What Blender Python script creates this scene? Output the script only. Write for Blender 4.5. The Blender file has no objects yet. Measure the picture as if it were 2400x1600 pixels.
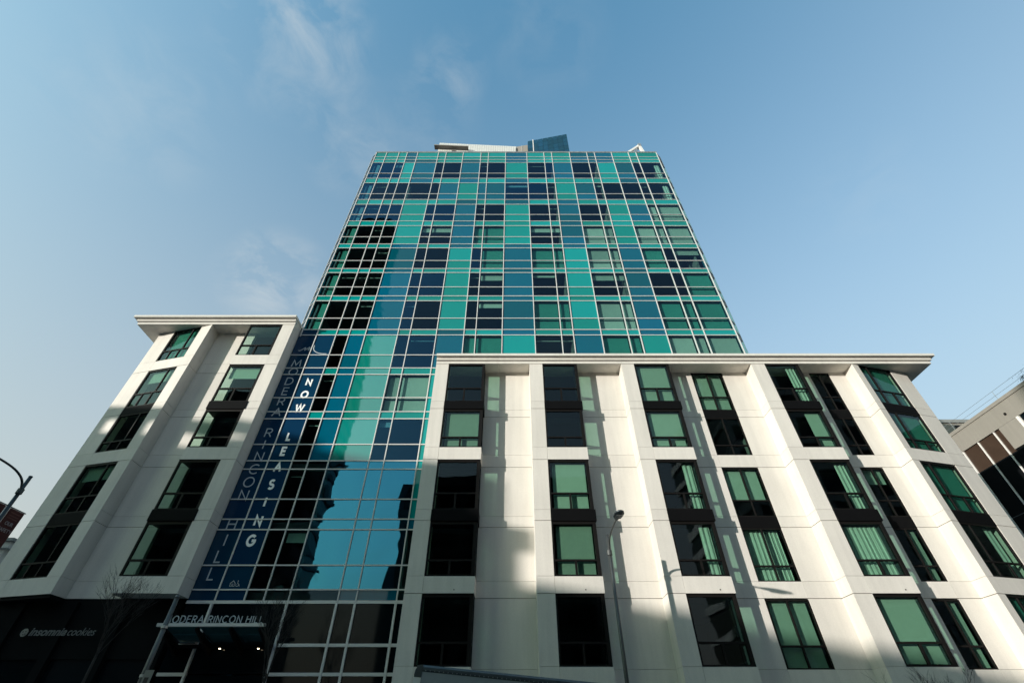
import bpy, bmesh, math, random
from mathutils import Vector, Matrix
random.seed(7)
R = math.radians
scene = bpy.context.scene
COL = scene.collection

# ------------------------------------------------------------------ camera
cam_d = bpy.data.cameras.new('camera')
cam_d.sensor_width = 36.0
cam_d.lens = 16.005
cam_d.clip_start = 0.05
cam_d.clip_end = 6000
cam = bpy.data.objects.new('camera', cam_d)
cam.location = (0, 0, 1.6)
cam.rotation_euler = (R(90 + 41.6), 0, 0)
COL.objects.link(cam)
scene.camera = cam

# ------------------------------------------------------------------ light
SUN = Vector((1.45, 1.0, -0.25)).normalized()          # direction the light travels
el = math.asin(-SUN.z)
rot = math.atan2(-SUN.x, -SUN.y)
world = bpy.data.worlds.new('World')
scene.world = world
world.use_nodes = True
wn, wl_ = world.node_tree.nodes, world.node_tree.links
for n in list(wn):
    wn.remove(n)
wout = wn.new('ShaderNodeOutputWorld')
bg = wn.new('ShaderNodeBackground')
sky = wn.new('ShaderNodeTexSky')
sky.sky_type = 'NISHITA'
sky.sun_disc = False
sky.sun_elevation = el
sky.sun_rotation = rot
sky.altitude = 50
sky.air_density = 1.0
sky.dust_density = 5.0
sky.ozone_density = 1.0
bg.inputs['Strength'].default_value = 0.15
# the air near the horizon is hazier; a few wisps of cirrus drift in the blue
tc = wn.new('ShaderNodeTexCoord')
sep = wn.new('ShaderNodeSeparateXYZ')
wl_.new(tc.outputs['Generated'], sep.inputs[0])
tint = wn.new('ShaderNodeMix'); tint.data_type = 'RGBA'; tint.blend_type = 'MULTIPLY'
tint.inputs[0].default_value = 1.0
tint.inputs[7].default_value = (0.64, 1.24, 1.40, 1)
wl_.new(sky.outputs[0], tint.inputs[6])
hz = wn.new('ShaderNodeMapRange'); hz.inputs[1].default_value = 0.0; hz.inputs[2].default_value = 1.0
hz.inputs[3].default_value = 0.98; hz.inputs[4].default_value = 0.0
wl_.new(sep.outputs[2], hz.inputs[0])
veil = wn.new('ShaderNodeMix'); veil.data_type = 'RGBA'
veil.inputs[7].default_value = (1.72, 1.55, 1.38, 1)
wl_.new(hz.outputs[0], veil.inputs[0]); wl_.new(tint.outputs[2], veil.inputs[6])
mp = wn.new('ShaderNodeMapping')
mp.inputs['Scale'].default_value = (1.0, 1.0, 1.9)
mp.inputs['Rotation'].default_value = (0.2, 0.5, 0.0)
wl_.new(tc.outputs['Generated'], mp.inputs[0])
n2 = wn.new('ShaderNodeTexNoise'); n2.inputs['Scale'].default_value = 9.0; n2.inputs['Detail'].default_value = 12
n2.inputs['Roughness'].default_value = 0.6; n2.inputs['Distortion'].default_value = 0.5
wl_.new(mp.outputs[0], n2.inputs['Vector'])
r2 = wn.new('ShaderNodeMapRange'); r2.inputs[1].default_value = 0.40; r2.inputs[2].default_value = 0.78
wl_.new(n2.outputs['Fac'], r2.inputs[0])
WISPS = [((-0.3697, 0.2367, 0.8985), 0.085, 0.42), ((-0.3332, 0.2054, 0.9202), 0.06, 0.3), ((-0.116, 0.301, 0.9465), 0.045, 0.35), ((-0.1569, 0.3629, 0.9185), 0.06, 0.22), ((-0.5868, 0.2919, 0.7553), 0.08, 0.25), ((-0.4509, 0.5722, 0.685), 0.055, 0.75), ((-0.487, 0.5722, 0.6599), 0.05, 0.35), ((-0.3044, 0.4106, 0.8595), 0.06, 0.35), ((0.062, 0.248, 0.9668), 0.07, 0.15), ((0.5897, 0.4067, 0.6977), 0.06, 0.12)]
acc = None
for d_, rad, k_ in WISPS:
    dt = wn.new('ShaderNodeVectorMath'); dt.operation = 'DOT_PRODUCT'; dt.inputs[1].default_value = d_
    nrm = wn.new('ShaderNodeVectorMath'); nrm.operation = 'NORMALIZE'
    wl_.new(tc.outputs['Generated'], nrm.inputs[0]); wl_.new(nrm.outputs[0], dt.inputs[0])
    q = wn.new('ShaderNodeMapRange'); q.interpolation_type = 'SMOOTHSTEP'
    q.inputs[1].default_value = math.cos(rad * 1.9); q.inputs[2].default_value = 1.0
    q.inputs[3].default_value = 0.0; q.inputs[4].default_value = k_ * 0.62
    wl_.new(dt.outputs['Value'], q.inputs[0])
    if acc is None: acc = q.outputs[0]
    else:
        ad = wn.new('ShaderNodeMath'); ad.operation = 'ADD'; wl_.new(acc, ad.inputs[0]); wl_.new(q.outputs[0], ad.inputs[1]); acc = ad.outputs[0]
mul = wn.new('ShaderNodeMath'); mul.operation = 'MULTIPLY'; mul.use_clamp = True
wl_.new(acc, mul.inputs[0]); wl_.new(r2.outputs[0], mul.inputs[1])
cl = wn.new('ShaderNodeMix'); cl.data_type = 'RGBA'
cl.inputs[7].default_value = (2.1, 2.15, 2.1, 1)
wl_.new(mul.outputs[0], cl.inputs[0]); wl_.new(veil.outputs[2], cl.inputs[6])
wl_.new(cl.outputs[2], bg.inputs['Color'])
wl_.new(bg.outputs[0], wout.inputs[0])

sun_d = bpy.data.lights.new('sun', 'SUN')
sun_d.energy = 2.1
sun_d.angle = R(0.53)
sun_d.color = (1.0, 0.945, 0.87)
sun = bpy.data.objects.new('sun', sun_d)
sun.rotation_euler = SUN.to_track_quat('-Z', 'Y').to_euler()
sun.location = (-60, -40, 60)
COL.objects.link(sun)

scene.view_settings.view_transform = 'Standard'
scene.view_settings.look = 'None'
scene.view_settings.gamma = 1.0
scene.view_settings.exposure = 1.3
scene.view_settings.use_curve_mapping = False
scene.render.engine = 'CYCLES'
scene.cycles.max_bounces = 8
scene.cycles.transparent_max_bounces = 16
scene.cycles.caustics_reflective = False
scene.cycles.caustics_refractive = False

# ------------------------------------------------------------------ materials
M = {}
def _mat(name):
    m = bpy.data.materials.new(name); m.use_nodes = True
    nt = m.node_tree
    b = nt.nodes['Principled BSDF']
    M[name] = m
    return m, nt, b

def plain(name, col, rough=0.6, metal=0.0, spec=0.5, noise=0.0, nscale=3.0, bump=0.0, bscale=60.0, rnd=0.0, emit=None):
    m, nt, b = _mat(name)
    b.inputs['Roughness'].default_value = rough
    b.inputs['Metallic'].default_value = metal
    b.inputs['Specular IOR Level'].default_value = spec
    b.inputs['Base Color'].default_value = (*col, 1)
    src = None
    if noise or rnd:
        hs = nt.nodes.new('ShaderNodeHueSaturation')
        hs.inputs['Color'].default_value = (*col, 1)
        g = nt.nodes.new('ShaderNodeNewGeometry')
        no = nt.nodes.new('ShaderNodeTexNoise'); no.inputs['Scale'].default_value = nscale; no.inputs['Detail'].default_value = 6
        nt.links.new(g.outputs['Position'], no.inputs['Vector'])
        oi = nt.nodes.new('ShaderNodeObjectInfo')
        a = nt.nodes.new('ShaderNodeMath'); a.operation = 'MULTIPLY_ADD'
        a.inputs[1].default_value = 2 * noise; a.inputs[2].default_value = 1 - noise
        nt.links.new(no.outputs['Fac'], a.inputs[0])
        c = nt.nodes.new('ShaderNodeMath'); c.operation = 'MULTIPLY_ADD'
        c.inputs[1].default_value = rnd
        nt.links.new(oi.outputs['Random'], c.inputs[0]); nt.links.new(a.outputs[0], c.inputs[2])
        nt.links.new(c.outputs[0], hs.inputs['Value'])
        nt.links.new(hs.outputs[0], b.inputs['Base Color'])
    if bump:
        g2 = nt.nodes.new('ShaderNodeNewGeometry')
        no2 = nt.nodes.new('ShaderNodeTexNoise'); no2.inputs['Scale'].default_value = bscale; no2.inputs['Detail'].default_value = 3
        nt.links.new(g2.outputs['Position'], no2.inputs['Vector'])
        bp = nt.nodes.new('ShaderNodeBump'); bp.inputs['Strength'].default_value = bump; bp.inputs['Distance'].default_value = 0.01
        nt.links.new(no2.outputs['Fac'], bp.inputs['Height']); nt.links.new(bp.outputs[0], b.inputs['Normal'])
    if emit:
        b.inputs['Emission Color'].default_value = (*emit[0], 1); b.inputs['Emission Strength'].default_value = emit[1]
    return m

def concrete(name, col):
    m, nt, b = _mat(name)
    N, L = nt.nodes, nt.links
    g = N.new('ShaderNodeNewGeometry'); oi = N.new('ShaderNodeObjectInfo')
    big = N.new('ShaderNodeTexNoise'); big.inputs['Scale'].default_value = 0.55; big.inputs['Detail'].default_value = 5
    fine = N.new('ShaderNodeTexNoise'); fine.inputs['Scale'].default_value = 42; fine.inputs['Detail'].default_value = 4; fine.inputs['Roughness'].default_value = 0.7
    mp = N.new('ShaderNodeMapping'); mp.inputs['Scale'].default_value = (2.6, 2.6, 0.22)
    st = N.new('ShaderNodeTexNoise'); st.inputs['Scale'].default_value = 1.4; st.inputs['Detail'].default_value = 6
    L.new(g.outputs['Position'], big.inputs['Vector']); L.new(g.outputs['Position'], fine.inputs['Vector'])
    L.new(g.outputs['Position'], mp.inputs[0]); L.new(mp.outputs[0], st.inputs['Vector'])
    def mr(src, a, bb, lo, hi):
        r = N.new('ShaderNodeMapRange'); r.inputs[1].default_value = a; r.inputs[2].default_value = bb
        r.inputs[3].default_value = lo; r.inputs[4].default_value = hi
        L.new(src, r.inputs[0]); return r.outputs[0]
    def mu(x, y):
        q = N.new('ShaderNodeMath'); q.operation = 'MULTIPLY'; L.new(x, q.inputs[0]); L.new(y, q.inputs[1]); return q.outputs[0]
    v = mu(mu(mr(big.outputs['Fac'], .3, .7, .95, 1.03), mr(fine.outputs['Fac'], .25, .75, .88, 1.07)),
           mu(mr(st.outputs['Fac'], .28, .62, .92, 1.0), mr(oi.outputs['Random'], 0, 1, .955, 1.02)))
    hs = N.new('ShaderNodeHueSaturation'); hs.inputs['Color'].default_value = (*col, 1)
    L.new(v, hs.inputs['Value']); L.new(hs.outputs[0], b.inputs['Base Color'])
    b.inputs['Roughness'].default_value = 0.82
    b.inputs['Specular IOR Level'].default_value = 0.25
    bp = N.new('ShaderNodeBump'); bp.inputs['Strength'].default_value = 0.25; bp.inputs['Distance'].default_value = 0.006
    L.new(fine.outputs['Fac'], bp.inputs['Height']); L.new(bp.outputs[0], b.inputs['Normal'])
    return m

def wobble(nt, strength, scale=0.55):
    """real glazing is never flat: slow warp of every pane, different pane by pane"""
    N, L = nt.nodes, nt.links
    tcn = N.new('ShaderNodeTexCoord'); oi = N.new('ShaderNodeObjectInfo')
    vm = N.new('ShaderNodeVectorMath'); vm.operation = 'MULTIPLY_ADD'
    sc = N.new('ShaderNodeVectorMath'); sc.operation = 'SCALE'; sc.inputs['Scale'].default_value = 23.0
    cx = N.new('ShaderNodeCombineXYZ')
    L.new(oi.outputs['Random'], cx.inputs[0]); L.new(oi.outputs['Random'], cx.inputs[2])
    L.new(cx.outputs[0], sc.inputs[0])
    ad = N.new('ShaderNodeVectorMath'); ad.operation = 'ADD'
    L.new(tcn.outputs['Object'], ad.inputs[0]); L.new(sc.outputs[0], ad.inputs[1])
    no = N.new('ShaderNodeTexNoise'); no.inputs['Scale'].default_value = scale; no.inputs['Detail'].default_value = 1.0
    L.new(ad.outputs[0], no.inputs['Vector'])
    bp = N.new('ShaderNodeBump'); bp.inputs['Strength'].default_value = 1.0; bp.inputs['Distance'].default_value = strength
    L.new(no.outputs['Fac'], bp.inputs['Height'])
    N.remove(vm)
    return bp.outputs[0]

def opaque_glass(name, col, ior=1.75, rough=0.03, warp=0.012, rnd=0.14):
    m, nt, b = _mat(name)
    oi = nt.nodes.new('ShaderNodeObjectInfo')
    hs = nt.nodes.new('ShaderNodeHueSaturation'); hs.inputs['Color'].default_value = (*col, 1)
    r = nt.nodes.new('ShaderNodeMapRange'); r.inputs[3].default_value = 1 - rnd; r.inputs[4].default_value = 1 + rnd
    nt.links.new(oi.outputs['Random'], r.inputs[0]); nt.links.new(r.outputs[0], hs.inputs['Value'])
    r3 = nt.nodes.new('ShaderNodeMapRange'); r3.inputs[3].default_value = 0.488; r3.inputs[4].default_value = 0.512
    nt.links.new(oi.outputs['Random'], r3.inputs[0]); nt.links.new(r3.outputs[0], hs.inputs['Hue'])
    nt.links.new(hs.outputs[0], b.inputs['Base Color'])
    b.inputs['Roughness'].default_value = rough
    b.inputs['IOR'].default_value = ior
    nt.links.new(wobble(nt, warp), b.inputs['Normal'])
    return m

def vision_glass(name, tint_c, ior=1.55, warp=0.012, gl=(1, 1, 1)):
    m = bpy.data.materials.new(name); m.use_nodes = True; M[name] = m
    nt = m.node_tree; N, L = nt.nodes, nt.links
    N.remove(N['Principled BSDF'])
    out = N['Material Output']
    tr = N.new('ShaderNodeBsdfTransparent'); tr.inputs[0].default_value = (*tint_c, 1)
    g = N.new('ShaderNodeBsdfGlossy'); g.inputs['Roughness'].default_value = 0.015; g.inputs[0].default_value = (*gl, 1)
    fr = N.new('ShaderNodeFresnel'); fr.inputs['IOR'].default_value = ior
    nm = wobble(nt, warp)
    L.new(nm, g.inputs['Normal'])
    mx = N.new('ShaderNodeMixShader')
    ge = N.new('ShaderNodeNewGeometry')          # no mirror off the inner faces of the sheet
    inv = N.new('ShaderNodeMath'); inv.operation = 'SUBTRACT'; inv.inputs[0].default_value = 1.0
    L.new(ge.outputs['Backfacing'], inv.inputs[1])
    fm = N.new('ShaderNodeMath'); fm.operation = 'MULTIPLY'
    L.new(fr.outputs[0], fm.inputs[0]); L.new(inv.outputs[0], fm.inputs[1])
    L.new(fm.outputs[0], mx.inputs[0]); L.new(tr.outputs[0], mx.inputs[1]); L.new(g.outputs[0], mx.inputs[2])
    L.new(mx.outputs[0], out.inputs['Surface'])
    return m

concrete('precast', (0.735, 0.695, 0.635))
concrete('cornice_paint', (0.74, 0.71, 0.655))
plain('joint', (0.10, 0.095, 0.09), 0.9)
plain('aluminium', (0.66, 0.64, 0.62), 0.38, 0.0, 0.6, noise=0.05, nscale=1.5)
plain('bronze', (0.010, 0.009, 0.0085), 0.5, 0.0, 0.12, noise=0.15, nscale=2)
plain('black_panel', (0.006, 0.006, 0.0065), 0.6, 0.0, 0.04, noise=0.15, nscale=1.2)
opaque_glass('teal_glass', (0.001, 0.225, 0.205), 1.5, rnd=0.2)
opaque_glass('teal_mirror', (0.003, 0.22, 0.18), 2.35)
opaque_glass('deep_glass', (0.0004, 0.09, 0.14), 1.45, rnd=0.32)
opaque_glass('film', (0.004, 0.034, 0.08), 1.38, 0.1, rnd=0.03)
vision_glass('vision', (0.67, 0.81, 0.78), 1.42, gl=(0.45, 0.7, 1.0))
vision_glass('vision_blue', (0.5, 0.7, 0.74), 1.75, gl=(0.25, 0.62, 1.0))
vision_glass('window_glass', (0.67, 0.80, 0.74), 1.45, 0.010, gl=(0.75, 0.9, 1.0))
vision_glass('vision_mirror', (0.4, 0.6, 0.65), 3.2, 0.03, gl=(0.14, 0.68, 1.0))
vision_glass('corner_glass', (0.55, 0.78, 0.85), 1.8)
plain('blind_pale', (0.62, 0.66, 0.60), 0.9, noise=0.06, nscale=4, rnd=-0.38)
plain('blind_green', (0.05, 0.27, 0.23), 0.9, noise=0.04, nscale=5, rnd=0.25)
plain('curtain', (0.62, 0.66, 0.60), 0.9, noise=0.05, nscale=8)
plain('room_wall', (0.16, 0.165, 0.16), 0.9, noise=0.05)
plain('ceiling_slab', (0.07, 0.075, 0.08), 0.9)
plain('lettering', (0.46, 0.50, 0.53), 0.5, noise=0.03)
plain('bold_lettering', (0.86, 0.87, 0.87), 0.5, noise=0.03)
plain('shop_letter', (0.13, 0.135, 0.14), 0.6)
plain('steel', (0.42, 0.44, 0.45), 0.4, 0.6, noise=0.15, nscale=2)
plain('pole_paint', (0.09, 0.095, 0.095), 0.45, 0.4, noise=0.2, nscale=3, bump=0.05)
plain('dark_pole', (0.045, 0.06, 0.07), 0.45, 0.3, noise=0.2, nscale=3)
plain('lamp_lens', (0.10, 0.11, 0.11), 0.15)
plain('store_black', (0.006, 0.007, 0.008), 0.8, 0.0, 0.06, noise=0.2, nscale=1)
plain('bark', (0.022, 0.019, 0.017), 0.9, noise=0.3, nscale=12, bump=0.3, bscale=40)
plain('leaf', (0.06, 0.065, 0.04), 0.8, noise=0.3, nscale=9)
plain('banner_cloth', (0.075, 0.018, 0.015), 0.8, noise=0.15, nscale=5)
plain('banner_text', (0.40, 0.34, 0.34), 0.8)
plain('banner_dim', (0.16, 0.06, 0.05), 0.8)
plain('truck_skin', (0.30, 0.33, 0.36), 0.5, 0.1, noise=0.12, nscale=5, bump=0.1, bscale=30)
plain('truck_rail', (0.10, 0.115, 0.125), 0.4, 0.6, noise=0.25, nscale=6)
plain('truck_white', (0.70, 0.70, 0.69), 0.4, noise=0.05)
plain('marker_lamp', (0.45, 0.12, 0.02), 0.3)
plain('rubber', (0.02, 0.02, 0.02), 0.85, noise=0.2)
plain('asphalt', (0.05, 0.05, 0.052), 0.9, noise=0.25, nscale=9, bump=0.4, bscale=90)
plain('pavement', (0.27, 0.265, 0.255), 0.88, noise=0.12, nscale=4, bump=0.2, bscale=70)
plain('earth', (0.12, 0.12, 0.115), 0.95, noise=0.2, nscale=0.05)
plain('line_paint', (0.75, 0.74, 0.70), 0.6, noise=0.1, nscale=8)
concrete('stucco_beige', (0.29, 0.27, 0.235))
concrete('stucco_pale', (0.55, 0.56, 0.53))
concrete('far_grey', (0.26, 0.27, 0.26))
concrete('dark_brick', (0.045, 0.048, 0.05))
plain('brown_glass', (0.055, 0.035, 0.024), 0.06, noise=0.35, nscale=1.2)
plain('dark_glass', (0.003, 0.006, 0.008), 0.05, 0.0, 0.16, noise=0.2, nscale=0.5)
plain('white_tile', (0.66, 0.65, 0.62), 0.5, noise=0.05, rnd=0.08)
plain('brown_panel', (0.25, 0.22, 0.19), 0.6, noise=0.06, rnd=0.08)
opaque_glass('crown_glass', (0.003, 0.045, 0.08), 1.6, rnd=0.35)
plain('white_enamel', (0.78, 0.76, 0.72), 0.35)
plain('downlight', (0.9, 0.85, 0.7), 0.5, emit=((1.0, 0.78, 0.5), 4.0))
plain('canopy_glass', (0.05, 0.14, 0.16), 0.12, noise=0.25, nscale=2)
plain('plate', (0.22, 0.22, 0.20), 0.6, noise=0.1)
plain('plate_dark', (0.03, 0.02, 0.02), 0.6)

# ------------------------------------------------------------------ mesh helpers
WL = {}           # world position of every object's origin
def tag(o, label=None, cat=None, group=None, kind=None):
    if label: o['label'] = label
    if cat: o['category'] = cat
    if group: o['group'] = group
    if kind: o['kind'] = kind
    return o
def place(o, parent, loc):
    COL.objects.link(o)
    loc = Vector(loc)
    if parent is not None:
        o.parent = parent
        o.location = loc - WL[parent.name]
    else:
        o.location = loc
    WL[o.name] = loc
    return o
def thing(name, loc, label, cat, group=None):
    o = bpy.data.objects.new(name, None)
    o.empty_display_size = 0.3
    place(o, None, loc)
    return tag(o, label, cat, group)
def mesh_obj(name, verts, faces, mat, parent=None, loc=None, smooth=False):
    vs = [Vector(v) for v in verts]
    if loc is None:
        lo = Vector((min(v.x for v in vs), min(v.y for v in vs), min(v.z for v in vs)))
        hi = Vector((max(v.x for v in vs), max(v.y for v in vs), max(v.z for v in vs)))
        loc = (lo + hi) / 2
    loc = Vector(loc)
    me = bpy.data.meshes.new(name)
    me.from_pydata([tuple(v - loc) for v in vs], [], faces)
    me.materials.append(M[mat])
    if smooth:
        for p in me.polygons: p.use_smooth = True
    o = bpy.data.objects.new(name, me)
    return place(o, parent, loc)
BF = [(0, 3, 2, 1), (4, 5, 6, 7), (0, 1, 5, 4), (1, 2, 6, 5), (2, 3, 7, 6), (3, 0, 4, 7)]
CACHE = {}
def box(name, x0, x1, y0, y1, z0, z1, mat, parent=None, bevel=0.0, rot=None):
    dx, dy, dz = x1 - x0, y1 - y0, z1 - z0
    key = (round(dx, 4), round(dy, 4), round(dz, 4), mat, bevel)
    me = CACHE.get(key)
    if me is None:
        me = bpy.data.meshes.new(name)
        h = (dx / 2, dy / 2, dz / 2)
        vs = [(-h[0], -h[1], -h[2]), (h[0], -h[1], -h[2]), (h[0], h[1], -h[2]), (-h[0], h[1], -h[2]),
              (-h[0], -h[1], h[2]), (h[0], -h[1], h[2]), (h[0], h[1], h[2]), (-h[0], h[1], h[2])]
        me.from_pydata(vs, [], BF)
        if bevel:
            bm = bmesh.new(); bm.from_mesh(me)
            bmesh.ops.bevel(bm, geom=list(bm.edges), offset=bevel, segments=1, affect='EDGES')
            bm.to_mesh(me); bm.free()
        me.materials.append(M[mat])
        CACHE[key] = me
    o = bpy.data.objects.new(name, me)
    place(o, parent, ((x0 + x1) / 2, (y0 + y1) / 2, (z0 + z1) / 2))
    if rot: o.rotation_euler = rot
    return o
def prism_data(poly, z0, z1):
    n = len(poly)
    a = sum(poly[i][0] * poly[(i + 1) % n][1] - poly[(i + 1) % n][0] * poly[i][1] for i in range(n))
    if a < 0: poly = poly[::-1]
    vs = [(x, y, z0) for x, y in poly] + [(x, y, z1) for x, y in poly]
    fs = [tuple(range(n - 1, -1, -1)), tuple(range(n, 2 * n))]
    fs += [(i, (i + 1) % n, n + (i + 1) % n, n + i) for i in range(n)]
    return vs, fs
def prism(name, poly, z0, z1, mat, parent=None):
    vs, fs = prism_data(poly, z0, z1)
    return mesh_obj(name, vs, fs, mat, parent)
class MB:
    """collects boxes in a wall frame and builds one mesh"""
    def __init__(s): s.v = []; s.f = []
    def raw(s, vs, fs):
        k = len(s.v); s.v += list(vs); s.f += [tuple(i + k for i in f) for f in fs]
    def box(s, x0, x1, y0, y1, z0, z1, fr=None):
        fr = fr or FLAT
        vs = [fr(x0, y0, z0), fr(x1, y0, z0), fr(x1, y1, z0), fr(x0, y1, z0), fr(x0, y0, z1), fr(x1, y0, z1), fr(x1, y1, z1), fr(x0, y1, z1)]
        fs = BF
        e1 = Vector(vs[1]) - Vector(vs[0]); e2 = Vector(vs[3]) - Vector(vs[0]); e3 = Vector(vs[4]) - Vector(vs[0])
        if e1.cross(e2).dot(e3) < 0: fs = [f[::-1] for f in BF]
        s.raw(vs, fs)
    def tube(s, pts, r0, r1=None, n=8, cap=True):
        pts = [Vector(p) for p in pts]; r1 = r0 if r1 is None else r1
        k = len(s.v); m = len(pts)
        for i, p in enumerate(pts):
            d = (pts[min(i + 1, m - 1)] - pts[max(i - 1, 0)]).normalized()
            u = d.cross(Vector((0, 0, 1)) if abs(d.z) < .95 else Vector((1, 0, 0))).normalized(); w = d.cross(u)
            r = r0 + (r1 - r0) * i / max(m - 1, 1)
            for j in range(n):
                a = 2 * math.pi * j / n
                s.v.append(tuple(p + u * math.cos(a) * r + w * math.sin(a) * r))
        for i in range(m - 1):
            for j in range(n):
                s.f.append((k + i * n + j, k + i * n + (j + 1) % n, k + (i + 1) * n + (j + 1) % n, k + (i + 1) * n + j))
        if cap:
            s.f.append(tuple(k + j for j in range(n - 1, -1, -1))); s.f.append(tuple(k + (m - 1) * n + j for j in range(n)))
    def build(s, name, mat, parent=None, smooth=False, loc=None):
        return mesh_obj(name, s.v, s.f, mat, parent, loc, smooth)
def FLAT(u, d, z): return (u, d, z)
def frame_at(ox, oy, ux, uy, nx, ny):
    return lambda u, d, z: (ox + ux * u + nx * d, oy + uy * u + ny * d, z)
def fbox(name, fr, u0, u1, d0, d1, z0, z1, mat, parent):
    if fr is FLAT: return box(name, u0, u1, d0, d1, z0, z1, mat, parent)
    m = MB(); m.box(u0, u1, d0, d1, z0, z1, fr); return m.build(name, mat, parent)
def grade(x): return -0.083 * max(-60, min(60, x)) - 0.14

# ------------------------------------------------------------------ the ground
def sheet(name, xs, y0, y1, dz, thick, mat, kind='structure'):
    vs = []; fs = []
    for x in xs:
        z = grade(x) + dz
        vs += [(x, y0, z), (x, y1, z), (x, y0, z - thick), (x, y1, z - thick)]
    for i in range(len(xs) - 1):
        a, b = 4 * i, 4 * i + 4
        fs += [(a, b, b + 1, a + 1), (a + 2, a + 3, b + 3, b + 2), (a, a + 2, b + 2, b), (a + 1, b + 1, b + 3, a + 3)]
    n = 4 * (len(xs) - 1)
    fs += [(0, 1, 3, 2), (n, n + 2, n + 3, n + 1)]
    return tag(mesh_obj(name, vs, fs, mat), kind=kind)
XS = [-3000, -60, -30, 0, 30, 60, 3000]
sheet('ground', XS, -3000, 3000, -0.012, 1.0, 'earth')
sheet('road', [-300, -60, 60, 300], 2.0, 18.0, -0.004, 0.006, 'asphalt')
sheet('pavement_far', [-300, -60, 60, 300], 18.0, 60, 0.14, 0.15, 'pavement')
sheet('pavement_near', [-300, -60, 60, 300], -60, 2.0, 0.14, 0.15, 'pavement')
sheet('road_marking', [-300, -60, 60, 300], 9.95, 10.1, 0.0, 0.002, 'line_paint')

# ------------------------------------------------------------------ levels
J = [3.2, 6.37, 9.39, 12.45, 15.49, 18.61]          # floor joints
BT = [3.87, 7.04, 9.90, 13.15, 15.97, 19.35]        # band tops (= window bottoms)
TRZ = [4.64, 7.68, 10.70, 13.74, 16.88, 20.15]      # window transoms
TOPR, TOPL = 18.64, 21.88
YF, YR = 21.2, 22.08
G1, G2 = 0.012, 0.005

def strip(par, x0, x1, y0, y1, k0, k1, ztop, fr=FLAT, name='wall_panel', bottom=None):
    """storey panels of one vertical strip of wall, joints open between them"""
    for k in range(k0, k1 + 1):
        zb = J[k] + G1 if not (k == k0 and bottom is not None) else bottom
        fbox('band_panel', fr, x0, x1, y0, y1, zb, BT[k] - G2, 'precast', par)
        zt = J[k + 1] - G1 if k < k1 else ztop
        fbox(name, fr, x0, x1, y0, y1, BT[k] + G2, zt, 'precast', par)

def wavy(fr, u0, u1, d, z0, z1, par, mat='curtain', n=None, amp=0.022, ph=0.0):
    n = n or max(4, int((u1 - u0) / 0.045))
    a = [(u0 + (u1 - u0) * i / n, d + amp * math.sin(ph + i * 1.35) + 0.012 * math.sin(i * 3.1)) for i in range(n + 1)]
    poly = a + [(u, dd + 0.008) for u, dd in reversed(a)]
    k = len(poly)
    vs = [fr(u, dd, z0) for u, dd in poly] + [fr(u, dd, z1) for u, dd in poly]
    m = n + 1
    fs = [(i, i + 1, k + i + 1, k + i) for i in range(m - 1)]
    fs += [(m + i, m + i + 1, k + m + i + 1, k + m + i) for i in range(m - 1)]
    return mesh_obj('curtain', vs, fs, mat, par)

def shade(fr, par, u0, u1, d, z0, z1, ztr, spec, s=1):
    """what hangs behind a window"""
    if not spec: return
    for it in spec.split('+'):
        q = it[0]
        if q == 'b': fbox('roller_blind', fr, u0 + .13, u1 - .05, d + .14, d + .146, z0 + random.choice((.05, .06, .08, .22)), z1 - .03, 'blind_pale', par)
        if q == 'g': fbox('roller_blind', fr, u0 + .10, u1 - .04, d + .14, d + .146, z0 + .06, z1 - .03, 'blind_green', par)
        if q == 'u': fbox('roller_blind', fr, u0 + .10, u1 - .04, d + .14, d + .146, ztr + .02, z1 - .03, 'blind_pale', par)
        if q == 'h': fbox('roller_blind', fr, u0 + .10, u1 - .04, d + .14, d + .146, z0 + (z1 - z0) * .68, z1 - .03, 'blind_pale', par)
        if q == 'c': wavy(fr, u0 + .08, u1 - .08, d + .2, z0 + .03, z1 - .05, par, ph=u0)
        if q == 'r': wavy(fr, u1 - .55, u1 - .08, d + .2, z0 + .03, z1 - .05, par, ph=u0)
        if q == 'l': wavy(fr, u0 + .08, u0 + .5, d + .2, z0 + .03, z1 - .05, par, ph=u0)
        if q == 'R': fbox('roller_blind', fr, (u0 + u1) / 2 + .1, u1 - .05, d + .14, d + .146, z0 + .06, z1 - .03, 'blind_pale', par)

def window(par, fr, u0, u1, d, z0, z1, ztr, ups, lows, spec, fw=0.07):
    """ups / lows: fractions where the mullions of the upper / lower lights stand"""
    m = MB(); d1 = d + 0.11
    m.box(u0, u0 + fw, d, d1, z0, z1, fr); m.box(u1 - fw, u1, d, d1, z0, z1, fr)
    m.box(u0 + fw, u1 - fw, d + .002, d1, z1 - fw, z1, fr); m.box(u0 + fw, u1 - fw, d + .002, d1, z0, z0 + fw * .8, fr)
    m.box(u0 + fw, u1 - fw, d + .004, d1, ztr - .035, ztr + .035, fr)
    cells = []
    for fracs, a, b in ((ups, ztr + .035, z1 - fw), (lows, z0 + fw * .8, ztr - .035)):
        xs = [u0 + fw]
        for q in fracs:
            x = u0 + (u1 - u0) * q
            m.box(x - .032, x + .032, d + .006, d1, a, b, fr); xs += [x - .032, x + .032]
        xs.append(u1 - fw)
        cells += [(xs[i], xs[i + 1], a, b) for i in range(0, len(xs), 2)]
    w = m.build('window', 'bronze', par)
    for a, b, c, e in cells:
        fbox('pane', fr, a, b, d + .05, d + .058, c, e, 'window_glass', w)
    shade(fr, w, u0 + fw, u1 - fw, d + .06, z0, z1, ztr, spec)
    return w

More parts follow.
